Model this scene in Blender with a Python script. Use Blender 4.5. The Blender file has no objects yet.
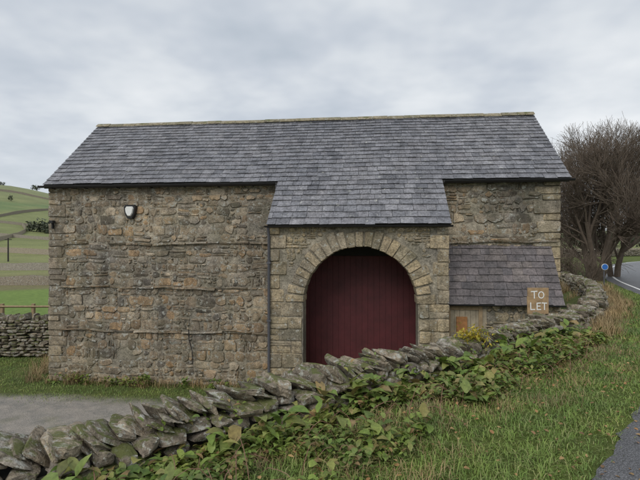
import bpy, math, random
import numpy as np
from mathutils import Vector, noise
random.seed(7); RS=np.random.RandomState(7)
YAW=math.radians(6); C=math.cos(YAW); S=math.sin(YAW)
CZ=3.62
def W(l,d): return (l*C-d*S, l*S+d*C)
def smooth(a,b,x):
    t=np.clip((x-a)/(b-a),0,1); return t*t*(3-2*t)
scene=bpy.context.scene
# ------------------------------------------------------------ mesh helpers
class Acc:
    def __init__(s): s.v=[]; s.f=[]; s.n=0
    def add(s,verts,faces):
        verts=np.asarray(verts,dtype=float); o=s.n
        s.v.append(verts); s.n+=len(verts)
        s.f.extend([tuple(i+o for i in f) for f in faces])
    def obj(s,name,mat,parent=None,smoothed=True,angle=40):
        me=bpy.data.meshes.new(name)
        vv=np.concatenate(s.v) if s.v else np.zeros((0,3))
        me.from_pydata(vv.tolist(),[],s.f); me.update()
        if smoothed:
            me.polygons.foreach_set('use_smooth',[True]*len(me.polygons))
            me.set_sharp_from_angle(angle=math.radians(angle))
        ob=bpy.data.objects.new(name,me); scene.collection.objects.link(ob)
        if mat: me.materials.append(mat)
        if parent: ob.parent=parent
        return ob
def empty(name):
    e=bpy.data.objects.new(name,None); scene.collection.objects.link(e); return e
def box(acc,x0,x1,y0,y1,z0,z1):
    v=[(x,y,z) for x in(x0,x1) for y in(y0,y1) for z in(z0,z1)]
    acc.add(v,[(0,1,3,2),(4,6,7,5),(0,4,5,1),(2,3,7,6),(0,2,6,4),(1,5,7,3)])
def tube(acc,pts,radii,n=6,cap=True):
    P=[Vector(p) for p in pts]; vs=[];fs=[]
    prev=None
    for i,p in enumerate(P):
        t=(P[min(i+1,len(P)-1)]-P[max(i-1,0)])
        if t.length<1e-9: t=Vector((0,0,1))
        t.normalize()
        a=Vector((0,0,1)) if abs(t.z)<.9 else Vector((1,0,0))
        if prev is not None: a=prev
        u=t.cross(a)
        if u.length<1e-6: u=t.orthogonal()
        u.normalize(); w=u.cross(t); prev=w
        for k in range(n):
            an=2*math.pi*k/n
            vs.append(p+(u*math.cos(an)+w*math.sin(an))*radii[i])
    for i in range(len(P)-1):
        for k in range(n):
            fs.append((i*n+k,i*n+(k+1)%n,(i+1)*n+(k+1)%n,(i+1)*n+k))
    if cap: fs.append(tuple(range(n))[::-1]); fs.append(tuple((len(P)-1)*n+k for k in range(n)))
    acc.add([tuple(v) for v in vs],fs)
# ------------------------------------------------------------ materials
def newmat(name):
    m=bpy.data.materials.new(name); m.use_nodes=True
    nt=m.node_tree; b=nt.nodes['Principled BSDF']; return m,nt,b
def noisen(nt,co,scale,detail=4,rough=.6):
    n=nt.nodes.new('ShaderNodeTexNoise'); n.inputs['Scale'].default_value=scale
    n.inputs['Detail'].default_value=min(detail,4); n.inputs['Roughness'].default_value=rough
    nt.links.new(co,n.inputs['Vector']); return n.outputs['Fac']
def ramp(nt,fac,stops,interp='LINEAR'):
    r=nt.nodes.new('ShaderNodeValToRGB'); r.color_ramp.interpolation=interp
    e=r.color_ramp.elements
    while len(e)<len(stops): e.new(.5)
    for i,(p,c) in enumerate(stops):
        e[i].position=p
        if not hasattr(c,'__len__'): c=(c,c,c)
        e[i].color=(*c,1)
    nt.links.new(fac,r.inputs['Fac']); return r.outputs['Color']
def mix(nt,fac,a,b,mode='MIX'):
    m=nt.nodes.new('ShaderNodeMix'); m.data_type='RGBA'; m.blend_type=mode
    for val,idx in((fac,0),(a,6),(b,7)):
        if isinstance(val,bpy.types.NodeSocket): nt.links.new(val,m.inputs[idx])
        elif idx==0: m.inputs[0].default_value=val
        else: m.inputs[idx].default_value=(*val,1)
    return m.outputs[2]
def mathn(nt,op,a,b=0.0):
    m=nt.nodes.new('ShaderNodeMath'); m.operation=op
    for i,val in enumerate((a,b)):
        if isinstance(val,bpy.types.NodeSocket): nt.links.new(val,m.inputs[i])
        else: m.inputs[i].default_value=val
    return m.outputs[0]
def bump(nt,b,h,strength=.5,dist=.01):
    n=nt.nodes.new('ShaderNodeBump'); n.inputs['Strength'].default_value=strength
    n.inputs['Distance'].default_value=dist
    nt.links.new(h,n.inputs['Height']); nt.links.new(n.outputs[0],b.inputs['Normal'])
def stone_mat(name,cols,rough=.85,patch=None,lichen=0,moss=0,fine=40,damp=.0,gain=1.0,algae=0,lscale=9):
    cols=[tuple(min(.6,x*gain) for x in c) for c in cols]
    m,nt,b=newmat(name)
    co=nt.nodes.new('ShaderNodeTexCoord').outputs['Object']
    g=nt.nodes.new('ShaderNodeNewGeometry')
    n=len(cols)
    c=ramp(nt,g.outputs['Random Per Island'],[(i/(n-1),cols[i]) for i in range(n)])
    n1=noisen(nt,co,fine*.25,4,.65)
    c=mix(nt,1,c,ramp(nt,n1,[(.25,.5),(.5,1.0),(.75,1.4)]),'MULTIPLY')
    n2=noisen(nt,co,fine,4,.75)
    c=mix(nt,1,c,ramp(nt,n2,[(.3,.6),(.5,1.),(.7,1.4)]),'MULTIPLY')
    if patch:
        n3=noisen(nt,co,.55,3,.6)
        c=mix(nt,1,c,ramp(nt,n3,[(.35,patch[0]),(.65,patch[1])]),'MULTIPLY')
    if damp:
        mp=nt.nodes.new('ShaderNodeMapping'); mp.inputs['Scale'].default_value=(2.2,2.2,.35)
        nt.links.new(co,mp.inputs['Vector'])
        n6=noisen(nt,mp.outputs[0],1.2,4,.65)
        c=mix(nt,damp,c,ramp(nt,n6,[(.38,.5),(.6,1.15)]),'MULTIPLY')
    if algae:
        n7=noisen(nt,co,1.7,4,.7)
        c=mix(nt,mathn(nt,'MULTIPLY',ramp(nt,n7,[(.47,0),(.62,1)]),algae),c,(.15,.145,.09))
    if lichen:
        n4=noisen(nt,co,lscale,4,.75)
        f=ramp(nt,n4,[(.60-lichen*.1,0),(.66-lichen*.1,.8)])
        c=mix(nt,f,c,(.46,.46,.41))
    if moss:
        n5=noisen(nt,co,5,4,.7)
        sx=nt.nodes.new('ShaderNodeSeparateXYZ'); nt.links.new(g.outputs['Normal'],sx.inputs[0])
        up=mathn(nt,'MULTIPLY',sx.outputs[2],.22)
        f=ramp(nt,mathn(nt,'ADD',n5,up),[(.72-moss*.1,0),(.82-moss*.1,.85)])
        c=mix(nt,f,c,(.095,.11,.025))
    nt.links.new(c,b.inputs['Base Color']); b.inputs['Roughness'].default_value=rough
    b.inputs['Specular IOR Level'].default_value=.3
    bump(nt,b,mathn(nt,'ADD',n2,n1),.9,.022)
    return m
def simple_mat(name,col,rough=.6,var=.2,scale=20,spec=.4,metal=0,bmp=.2):
    m,nt,b=newmat(name)
    co=nt.nodes.new('ShaderNodeTexCoord').outputs['Object']
    n=noisen(nt,co,scale,4,.65)
    c=mix(nt,1,col,ramp(nt,n,[(.25,1-var),(.75,1+var)]),'MULTIPLY')
    nt.links.new(c,b.inputs['Base Color']); b.inputs['Roughness'].default_value=rough
    b.inputs['Specular IOR Level'].default_value=spec; b.inputs['Metallic'].default_value=metal
    if bmp: bump(nt,b,n,bmp,.005)
    return m
RUBC=[(.10,.092,.078),(.24,.20,.15),(.17,.155,.13),(.33,.26,.18),(.12,.112,.10),(.27,.24,.195),(.20,.17,.125),(.39,.34,.27),(.22,.205,.18),(.31,.22,.135),(.15,.125,.095)]
M_rub=stone_mat('rubble_stone',RUBC,patch=((.68,.68,.70),(1.25,1.15,1.0)),lichen=.38,damp=.6,gain=1.34,algae=.35)
M_lq=stone_mat('corner_stone',[(.19,.165,.125),(.27,.225,.165),(.17,.15,.12),(.24,.205,.15),(.29,.24,.175)],patch=((.8,.8,.82),(1.15,1.1,1.0)),lichen=.3,damp=.55,gain=1.3,algae=.35)
M_dress=stone_mat('dressed_stone',[(.24,.205,.15),(.36,.295,.20),(.20,.175,.135),(.32,.275,.21),(.38,.305,.20),(.27,.24,.185)],patch=((.78,.78,.78),(1.15,1.1,1.0)),lichen=.2,fine=28,damp=.55,gain=1.38,algae=.35)
M_mort=stone_mat('mortar',[(.29,.265,.22),(.29,.265,.22)],patch=((.6,.6,.6),(1.2,1.15,1.05)),fine=30,damp=.5,gain=1.2,algae=.3)
M_dry=stone_mat('drystone',[(.11,.095,.075),(.23,.19,.14),(.15,.13,.10),(.29,.24,.175),(.12,.10,.08),(.20,.165,.12),(.26,.235,.20)],lichen=.6,moss=.68,fine=30,gain=1.2,lscale=14)
def slate_mat(name,cols,rough,lich,gain=1,pt=((.85,.85,.88),(1.1,1.08,1.08))):
    m=stone_mat(name,cols,rough=rough,patch=pt,fine=22,damp=.4,lichen=lich,gain=gain)
    b=m.node_tree.nodes['Principled BSDF']; b.inputs['Specular IOR Level'].default_value=.5
    for n in m.node_tree.nodes:
        if n.type=='BUMP': n.inputs['Strength'].default_value=.3
    return m
M_slate=slate_mat('roof_slate',[(.122,.124,.136),(.18,.182,.194),(.145,.147,.159),(.207,.207,.218),(.108,.110,.121),(.168,.167,.176),(.192,.192,.205),(.15,.147,.155)],.5,-.25,1.13)
M_slate2=slate_mat('old_slate',[(.085,.075,.076),(.125,.108,.106),(.10,.09,.092),(.14,.12,.11),(.075,.069,.073)],.6,0,1.1)
M_ridge=stone_mat('ridge_stone',[(.27,.235,.16),(.34,.29,.20),(.22,.20,.14)],lichen=.3,moss=.2)
M_black=simple_mat('black_plastic',(.02,.02,.022),.4)
M_pipe=simple_mat('grey_pipe',(.09,.09,.10),.45)
M_dark=simple_mat('dark_timber',(.03,.028,.026),.8)
M_wood=simple_mat('weathered_wood',(.30,.22,.13),.8,.3,15)
M_wood2=simple_mat('orange_wood',(.34,.16,.06),.7,.35,12)
M_white=simple_mat('white_paint',(.75,.75,.72),.5,.06)
M_cream=simple_mat('cream_board',(.33,.28,.20),.7,.35,8)

# ------------------------------------------------------------ terrain
WALL=[(-60,-46),(-20,-12.2),(-9,-2.9),(-2.06,3.0),(4.39,8.5),(6.6,11.2),(8.3,14),(10.3,19.5),(14,27),(19,38),(24,52),(60,150),(400,900)]
ROADL=[(-22,-28),(-8,-10),(-2.6,-2.2),(0.0,1.0),(1.86,3.2),(3.95,5.5),(6.9,9.0),(9.5,13),(11.35,17.3),(13.8,22.5),(17.6,29),(22.3,36),(29,44),(39,51.5),(56,59),(90,68),(200,95)]
def catmull(P,k=8):
    out=[]
    P=[np.array(p,float) for p in P]
    for i in range(len(P)-1):
        a=P[max(i-1,0)];b=P[i];c=P[i+1];d=P[min(i+2,len(P)-1)]
        for j in range(k):
            t=j/k
            out.append(.5*((2*b)+(-a+c)*t+(2*a-5*b+4*c-d)*t*t+(-a+3*b-3*c+d)*t**3))
    out.append(P[-1]); return np.array(out)
WP=np.array([W(*p) for p in WALL]); 
RPc=catmull(ROADL,6); RP=np.array([W(*p) for p in RPc])
def sdist(P,X,Y):
    best=np.full(X.shape,1e9); sg=np.ones(X.shape)
    for i in range(len(P)-1):
        ax,ay=P[i]; bx,by=P[i+1]; dx,dy=bx-ax,by-ay; L2=dx*dx+dy*dy
        t=np.clip(((X-ax)*dx+(Y-ay)*dy)/L2,0,1)
        qx=X-(ax+t*dx); qy=Y-(ay+t*dy); d=np.hypot(qx,qy)
        s=np.where(dx*qy-dy*qx>0,-1.,1.)
        m=d<best-1e-9; best=np.where(m,d,best); sg=np.where(m,s,sg)
    return best*sg
def sinnoise(X,Y,f,seed):
    r=np.random.RandomState(seed); o=np.zeros_like(X)
    for i in range(7):
        a=r.uniform(0,6.28); k=f*r.uniform(.6,1.9)
        o+=np.sin(k*(np.cos(a)*X+np.sin(a)*Y)+r.uniform(0,6.28)+1.3*np.sin(k*.7*(np.sin(a)*X-np.cos(a)*Y)))
    return o/7
def height(X,Y,full=False):
    X=np.asarray(X,float);Y=np.asarray(Y,float)
    l=X*C+Y*S; d=-X*S+Y*C
    sw=sdist(WP,X,Y); sr=sdist(RP,X,Y)
    low=1-smooth(.2,2.2,-sw)
    low=np.maximum(low,smooth(6.5,10,X))
    z=2.0*np.where(sw>0,1.,low)
    vm=smooth(.0,.8,-sr)
    z=z+np.where(sw>-.2,1,.35)*vm*(.05*sinnoise(X,Y,2.2,3)+.02*sinnoise(X,Y,9,4))*np.exp(-np.hypot(l,d)/80)
    z=z-np.where((sw>0),.07*(1-smooth(.2,1.0,sw)),0)*vm
    z=np.where((sr>0)&(sr<6.6),1.97,z)
    r=np.hypot(l,d); az=np.degrees(np.arctan2(l,d))
    A=14+34*smooth(-12,-30,az)+0*az
    A=A*(1+.10*np.sin(az*.16+1)+.05*np.sin(az*.5))
    hill=A*smooth(75,520,r)+ (18+10*np.sin(az*.21+2.0))*smooth(700,1600,r)*smooth(10,-20,az)+ 10*smooth(700,1500,r)
    hill=hill+smooth(60,300,r)*1.6*sinnoise(X,Y,.022,9)
    z=z+hill
    if full: return z,sw,sr,l,d,r,az
    return z
def H(x,y): return float(height(np.array([x]),np.array([y]))[0])
def axis(c0,c1,fine,far):
    a=list(np.arange(c0,c1,fine)); s=fine; x=c1
    up=[]
    while x<far: up.append(x); s*=1.06; x+=s
    up.append(far)
    dn=[];s=fine;x=c0
    while x>-far: s*=1.06; x-=s; dn.append(x)
    return np.array(dn[::-1]+a+up)
ax_=axis(-12,11,.16,2600); ay_=axis(-1,18,.16,2600)
GX,GY=np.meshgrid(ax_,ay_)
z,sw,sr,l,d,r,az=height(GX.ravel(),GY.ravel(),True)
nx,ny=len(ax_),len(ay_)
gv=np.stack([GX.ravel(),GY.ravel(),z],1)
idx=np.arange(nx*ny).reshape(ny,nx)
gf=np.stack([idx[:-1,:-1],idx[:-1,1:],idx[1:,1:],idx[1:,:-1]],-1).reshape(-1,4)
me=bpy.data.meshes.new('ground'); me.from_pydata(gv.tolist(),[],gf.tolist())
me.polygons.foreach_set('use_smooth',[True]*len(me.polygons))
X=GX.ravel();Y=GY.ravel()
def colr(c): return np.tile(np.array(c,float),(len(X),1))
verge=colr((.10,.13,.035)); yard=colr((.11,.135,.045)); grav=colr((.34,.32,.295)); field=colr((.17,.25,.07))
soil=colr((.10,.08,.05))
nn=sinnoise(X,Y,1.6,21)
col=yard.copy()
def bl(a,b,t): return a*(1-t[:,None])+b*t[:,None]
gm=smooth(.35,-.35,(Y-10.35)+.35*nn+.25*sinnoise(X,Y,5,22))*smooth(1.8,2.6,-sw)*smooth(3,1,X)
gm=gm*(1-.35*smooth(.25,.6,sinnoise(X,Y,3.5,33)))
col=bl(col,grav,gm)
col=bl(col,field,smooth(16,18,d)*smooth(0,-5,X))
band=smooth(43,46,r)
fcol=colr((.20,.19,.10)); col=bl(col,fcol,band*(az<20))
q=(np.floor((X+.35*Y)/95.)*3.1+np.floor((Y-.3*X)/70.)*7.7)
pv=(np.sin(q*12.9898)*43758.5453)%1
pcol=np.stack([.14+.08*pv,.20+.035*pv,.085+.02*pv],1)
col=bl(col,pcol,smooth(60,75,r))
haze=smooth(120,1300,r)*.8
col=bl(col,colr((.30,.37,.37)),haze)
vm=(sw>-.25)&(r<120)
col=np.where(vm[:,None],bl(verge,soil,smooth(1.2,.3,sw)*.75),col)
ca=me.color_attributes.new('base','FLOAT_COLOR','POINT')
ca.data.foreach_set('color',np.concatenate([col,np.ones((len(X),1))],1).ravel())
m,nt,b=newmat('ground_cover')
at=nt.nodes.new('ShaderNodeAttribute'); at.attribute_name='base'
co=nt.nodes.new('ShaderNodeTexCoord').outputs['Object']
n1=noisen(nt,co,3,4,.7); n2=noisen(nt,co,45,4,.8); n3=noisen(nt,co,.12,4,.6)
c=mix(nt,1,at.outputs['Color'],ramp(nt,n1,[(.3,(.72,.75,.75)),(.7,(1.25,1.2,1.15))]),'MULTIPLY')
c=mix(nt,1,c,ramp(nt,n2,[(.3,.5),(.7,1.5)]),'MULTIPLY')
c=mix(nt,1,c,ramp(nt,n3,[(.3,(.85,.85,.85)),(.7,(1.15,1.12,1.1))]),'MULTIPLY')
nt.links.new(c,b.inputs['Base Color']); b.inputs['Roughness'].default_value=.95; b.inputs['Specular IOR Level'].default_value=.15
bump(nt,b,n2,.8,.03)
me.materials.append(m)
g=bpy.data.objects.new('ground',me); scene.collection.objects.link(g)
# ------------------------------------------------------------ road
def offs(P,o):
    T=np.gradient(P,axis=0); T/=np.linalg.norm(T,axis=1)[:,None]
    return P+np.stack([T[:,1],-T[:,0]],1)*o
def strip(name,P,o0,o1,z,mat,parent=None,sub=6,jit=0):
    rows=[offs(P,o0+(o1-o0)*k/sub) for k in range(sub+1)]
    if jit:
        rr=random.Random(3)
        rows[0]=offs(P,o0)+np.array([[rr.uniform(-jit,jit),rr.uniform(-jit,jit)] for _ in P])
    vs=[];n=len(P)
    rl=P[:,0]*C+P[:,1]*S; rd=-P[:,0]*S+P[:,1]*C; rr_=np.hypot(rl,rd)
    for rw in rows:
        hz=height(rw[:,0],rw[:,1]); far=smooth(60,75,rr_)
        zz=(z)*(1-far)+(hz+z-1.95)*far
        for k in range(n): vs.append((rw[k,0],rw[k,1],zz[k]))
    fs=[(a*n+k,a*n+k+1,(a+1)*n+k+1,(a+1)*n+k) for a in range(sub) for k in range(n-1)]
    A=Acc();A.add(vs,fs);return A.obj(name,mat,parent)
m,nt,b=newmat('asphalt')
co=nt.nodes.new('ShaderNodeTexCoord').outputs['Object']
n1=noisen(nt,co,1.2,4,.6)
vo=nt.nodes.new('ShaderNodeTexVoronoi'); vo.inputs['Scale'].default_value=70; nt.links.new(co,vo.inputs['Vector'])
c=mix(nt,1,(.15,.148,.155),ramp(nt,n1,[(.3,.75),(.7,1.2)]),'MULTIPLY')
c=mix(nt,1,c,ramp(nt,vo.outputs['Distance'],[(.0,1.9),(.5,.5)]),'MULTIPLY')
nt.links.new(c,b.inputs['Base Color']); b.inputs['Roughness'].default_value=.42
bump(nt,b,vo.outputs['Distance'],.7,.01)
M_asph=m
RPd=np.array([W(*p) for p in catmull(ROADL,24)])
road=strip('road',RPd,0,6.4,1.99,M_asph,None,8,.035)
strip('edge_line',RPd,.38,.48,1.996,M_white,road,1)
strip('edge_line_far',RPd,5.9,6.0,1.996,M_white,road,1)
A=Acc()
P1=offs(RPd,3.15);P2=offs(RPd,3.25)
for k in range(0,len(RPd)-3,6):
    q=[P1[k],P1[k+1],P1[k+2]];w=[P2[k],P2[k+1],P2[k+2]]
    if np.hypot(*P1[k])>55: continue
    A.add([(*p,1.996) for p in q]+[(*p,1.996) for p in w],[(0,1,4,3),(1,2,5,4)])
A.obj('centre_line',M_white,road)
# ------------------------------------------------------------ stones on planes
def frame(P,U,V,Nn,warp=0,seed=0):
    P,U,V,Nn=map(lambda a:np.array(a,float),(P,U,V,Nn))
    def f(u,v,n):
        if warp: v=v+warp*noise.noise(Vector((u*.45,v*.5,seed)))+warp*.8*noise.noise(Vector((u*1.7,v*.9,seed+9)));
        return P+U*u+V*v+Nn*n
    return f
def stone(acc,fr,pts,d0,d1,bev,rnd):
    n=len(pts); cu=sum(p[0] for p in pts)/n; cv=sum(p[1] for p in pts)/n
    r0=[];r1=[];r2=[];r3=[]
    tu=rnd.uniform(-.25,.25)*d1; tv=rnd.uniform(-.3,.3)*d1
    su=max(abs(p[0]-cu) for p in pts); sv=max(abs(p[1]-cv) for p in pts)
    for (u,v) in pts:
        r0.append(fr(u,v,d0)); r1.append(fr(u,v,d1*.35))
        du,dv=u-cu,v-cv; 
        ku=max(0,1-bev/max(su,.01)); kv=max(0,1-bev/max(sv,.01))
        zz=d1+tu*du/su+tv*dv/sv
        r2.append(fr(cu+du*ku,cv+dv*kv,zz+rnd.uniform(-.004,.004)))
        r3.append(fr(cu+du*ku*.55,cv+dv*kv*.55,zz+rnd.uniform(-.004,.009)))
    vs=r0+r1+r2+r3+[fr(cu,cv,d1+rnd.uniform(-.002,.01))]
    fs=[]
    for a in range(3):
        for k in range(n):
            fs.append((a*n+k,a*n+(k+1)%n,(a+1)*n+(k+1)%n,(a+1)*n+k))
    for k in range(n): fs.append((3*n+k,3*n+(k+1)%n,4*n))
    acc.add(vs,fs)
def rect_pts(u0,u1,v0,v1,c,j,rnd,rot=0):
    w=u1-u0;h=v1-v0
    cc=[min(c*rnd.uniform(.4,1.6),w*.35,h*.4) for _ in range(4)]
    p=[(u0+cc[0],v0),((u0+u1)/2,v0),(u1-cc[1],v0),(u1,v0+cc[1]),(u1,v1-cc[2]),(u1-cc[2],v1),((u0+u1)/2,v1),(u0+cc[3],v1),(u0,v1-cc[3]),(u0,v0+cc[0])]
    cu,cv=(u0+u1)/2,(v0+v1)/2
    return [(a+rnd.uniform(-j,j),b_+rot*(a-cu)+rnd.uniform(-j,j)) for a,b_ in p]
def rubble(acc,fr,u0,u1,v0,v1,inside,rnd,hr=(.12,.23),wr=(.16,.52),gap=.012,prot=(.012,.05),d0=-.03,wild=0):
    v=v0
    while v<v1-.05:
        h=rnd.uniform(*hr)
        if v+h>v1-.06: h=v1-v
        u=u0-rnd.uniform(0,.15)
        while u<u1:
            w=rnd.uniform(*wr)*(1 if rnd.random()<.75 else .6)
            if u+w>u1-.08: w=u1-u
            cells=[]
            q=rnd.random()
            a=max(u,u0);b_=u+w
            if q<.36: cells=[(a,b_,v,v+h)]
            elif q<.72:
                s=v+h*rnd.uniform(.3,.7); cells=[(a,b_,v,s)]
                if rnd.random()<.5: cells.append((a,b_,s,v+h))
                else:
                    t=a+(b_-a)*rnd.uniform(.35,.65); cells+= [(a,t,s,v+h),(t,b_,s,v+h)]
            elif q<.86:
                t=a+(b_-a)*rnd.uniform(.25,.4); s=v+h*rnd.uniform(.33,.4);s2=v+h*rnd.uniform(.63,.7)
                cells=[(t,b_,v,v+h),(a,t,v,s),(a,t,s,s2),(a,t,s2,v+h)]
            else:
                t=a+(b_-a)*rnd.uniform(.6,.75); s=v+h*rnd.uniform(.4,.6)
                cells=[(a,t,v,v+h),(t,b_,v,s),(t,b_,s,v+h)]
            for (c0,c1,e0,e1) in cells:
                if c1-c0<.04: continue
                if not inside((c0+c1)/2,(e0+e1)/2,c0,c1,e0,e1): continue
                if rnd.random()<.03: continue
                hh=e1-e0
                j=min(.022,.15*hh); gp=gap*rnd.uniform(.5,2)
                dv=rnd.uniform(-wild,wild); ro=rnd.uniform(-1,1)*wild*2.2*min(1,.2/(c1-c0))
                stone(acc,fr,rect_pts(c0+gp/2,c1-gp/2,e0+gp/2+dv,e1-gp/2+dv,.05,j,rnd,ro),d0,rnd.uniform(*prot),.016,rnd)
            u+=w
        v+=h
# ------------------------------------------------------------ barn
barn=empty('stone_barn')
XL,XR=-8.51,4.52; YF,YB=11.65,16.55; YR,ZR=14.1,7.44; YE,ZE=11.5,5.19; SL=(ZR-ZE)/(YR-YE)
ZW=ZE+SL*(YF-YE)-.06
PX0,PX1=-2.23,1.71; PY=10.35; PYE=10.2
ACX,AR,ASZ=-.2,1.27,2.33
A=Acc()
prof=[(YF,-.3),(YF,ZW),(YR,ZR-.08),(YB,ZW),(YB,-.3)]
vs=[(XL,y,z_) for y,z_ in prof]+[(XR,y,z_) for y,z_ in prof]
A.add(vs,[(4,3,2,1,0),(5,6,7,8,9),(0,1,6,5),(1,2,7,6),(2,3,8,7),(3,4,9,8)])
for xs in (PX0,PX1):
    x2=xs+(.35 if xs<0 else -.35)
    zt0=ZE-SL*(YE-PY)-.07; 
    vs=[(x_,y_,z_) for x_ in(xs,x2) for (y_,z_) in((PY+.02,-.3),(PY+.02,zt0),(YF,ZW),(YF,-.3))]
    A.add(vs,[(0,1,2,3),(7,6,5,4),(0,4,5,1),(1,5,6,2)])
zt=ZE-SL*(YE-PY)-.05
inner=[(ACX-AR,-.3)];outer=[(PX0,-.3)]
K=32
for k in range(K+1):
    t=math.pi-math.pi*k/K
    ct,st=math.cos(t),math.sin(t)
    inner.append((ACX+AR*ct,ASZ+AR*st))
    cand=[]
    if ct<-1e-6: cand.append((PX0-ACX)/ct)
    if ct>1e-6: cand.append((PX1-ACX)/ct)
    if st>1e-6: cand.append((zt-ASZ)/st)
    rr=min(cand); outer.append((ACX+rr*ct,ASZ+rr*st))
inner.append((ACX+AR,-.3)); outer.append((PX1,-.3))
n=len(inner)
vs=[(x,PY,z_) for x,z_ in inner]+[(x,PY,z_) for x,z_ in outer]+[(x,PY+.5,z_) for x,z_ in inner]+[(x,PY+.5,z_) for x,z_ in outer]
fs=[]
for k in range(n-1):
    fs+=[(k,k+1,n+k+1,n+k),(2*n+k,2*n+k+1,k+1,k),(3*n+k,3*n+k+1,2*n+k+1,2*n+k)]
A.add(vs,fs)
A.obj('wall_core',M_mort,barn,False)
rnd=random.Random(11)
A=Acc()
LEDG=[3.67,2.52,1.36]
fr=frame((XL,YF,0),(1,0,0),(0,0,1),(0,-1,0),.055,3)
def ins(uc,vc,u0,u1,v0,v1):
    x=uc+XL
    if PX0+.02<x<PX1-.02 and vc<4.45: return False
    if uc<.34: return False
    if XR-x<.42: return False
    return True
levels=[0]+sorted(LEDG)+[ZW]
for a,b_ in zip(levels[:-1],levels[1:]):
    rubble(A,fr,.0,XR-XL,a+(.03 if a>0 else 0),b_-.02,ins,rnd,hr=(.13,.27),wr=(.13,.5),gap=.018,prot=(.003,.038),wild=.02)
A.obj('front_rubble',M_rub,barn)
A=Acc()
for zl in LEDG:
    u=.35
    while u<PX0-XL-.1:
        w=rnd.uniform(.25,.85)
        if rnd.random()<.9:
            stone(A,fr,rect_pts(u,u+w-.01,zl-.025+rnd.uniform(-.015,.01),zl+.025+rnd.uniform(-.012,.012),.01,.007,rnd,rnd.uniform(-.02,.02)),-.03,rnd.uniform(.045,.10),.006,rnd)
        u+=w
u=PX1-XL+.1
while u<XR-XL-.4:
    w=rnd.uniform(.3,.8); stone(A,fr,rect_pts(u,u+w-.01,3.68,3.73,.01,.006,rnd),-.03,rnd.uniform(.04,.075),.006,rnd); u+=w
A.obj('through_stones',M_rub,barn)
A=Acc()
for xs,sgn in((XL,-1),(XR,1)):
    f2=frame((xs,YF,0),(0,1,0),(0,0,1),(sgn,0,0),.04,5+sgn)
    def insg(uc,vc,u0,u1,v0,v1):
        y=YF+uc; zz=ZR-SL*abs(y-YR)-.12
        return v1<zz and .3<uc<YB-YF-.3
    rubble(A,f2,0,YB-YF,0,ZR,insg,rnd,wr=(.25,.6),hr=(.16,.28))
f2=frame((XR,YB,0),(-1,0,0),(0,0,1),(0,1,0),.04,8)
rubble(A,f2,0,XR-XL,0,ZW,lambda *a:True,rnd,wr=(.3,.7),hr=(.2,.32))
for xs,sgn in((PX0,-1),(PX1,1)):
    f2=frame((xs,PY,0),(0,1,0),(0,0,1),(sgn,0,0),.02,15+sgn)
    rubble(A,f2,.05,YF-PY-.05,0,4.9,lambda uc,vc,u0,u1,v0,v1:v1<ZE-SL*(YE-PY-u0)-.1,rnd)
A.obj('side_rubble',M_rub,barn)
A=Acc();A2=Acc()
v=0;i=0
while v<ZW-.1:
    h=rnd.uniform(.13,.33); h=min(h,ZW-v-.0)
    for xs,sg,ac in((XL,1,A2),(XR,-1,A)):
        w=((.56 if i%2 else .36) if sg<0 else (.48 if i%2 else .34))+rnd.uniform(-.08,.08)
        fq=frame((xs,YF,0),(1*sg,0,0),(0,0,1),(0,-1,0))
        p=rect_pts(-.03,w,v+.008,v+h-.008,.02,.010,rnd)
        if sg<0: p=p[::-1]
        stone(ac,fq,p,-.42 if i%2==0 else -.28,rnd.uniform(.02,.045),.014,rnd)
    v+=h;i+=1
A2.obj('corner_quoins',M_lq,barn)
fp=frame((0,PY,0),(1,0,0),(0,0,1),(0,-1,0))
v=-.2;i=0
while v<ASZ-.02:
    h=rnd.uniform(.2,.34)
    if v+h>ASZ-.12: h=ASZ-v
    for (a,b_) in((PX0-.03,ACX-AR-.02),(ACX+AR+.02,PX1+.03)):
        wq=(b_-a)
        s=a+wq*((.62 if i%2 else .38)+rnd.uniform(-.07,.07))
        if rnd.random()<.12: segs=[(a,b_)]
        else: segs=[(a,s),(s,b_)]
        for (c0,c1) in segs:
            jamb=(abs(c1-(ACX-AR-.02))<.01) or (abs(c0-(ACX+AR+.02))<.01)
            if not jamb and rnd.random()<.4:
                vm_=v+h*rnd.uniform(.4,.6)
                for e0,e1 in((v,vm_),(vm_,v+h)): stone(A,fp,rect_pts(c0+.005,c1-.005,e0+.006,e1-.006,.018,.009,rnd),-.3,rnd.uniform(.012,.035),.014,rnd)
            else: stone(A,fp,rect_pts(c0+.005,c1-.005,v+.006,v+h-.006,.018,.009,rnd),-.48 if jamb else -.3,rnd.uniform(.015,.04),.014,rnd)
    v+=h;i+=1
while v<zt-.03:
    h=min(rnd.uniform(.2,.32),zt-v)
    if zt-(v+h)<.08: h=zt-v
    wq=.42 if i%2 else .26
    for (a,b_) in((PX0-.03,PX0-.03+wq),(PX1+.03-wq,PX1+.03)):
        if a<ACX: b2=min(b_,ACX-math.sqrt(max(0,1.69**2-(v-ASZ)**2))-.01) if v-ASZ<1.69 else b_; c0,c1=a,max(b2,a+.12)
        else: a2=max(a,ACX+math.sqrt(max(0,1.69**2-(v-ASZ)**2))+.01) if v-ASZ<1.69 else a; c0,c1=min(a2,b_-.12),b_
        stone(A,fp,rect_pts(c0+.005,c1-.005,v+.006,v+h-.006,.015,.007,rnd),-.3,rnd.uniform(.018,.04),.014,rnd)
    v+=h;i+=1
NV=23
ts=[math.pi*k/NV for k in range(NV+1)]
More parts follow.
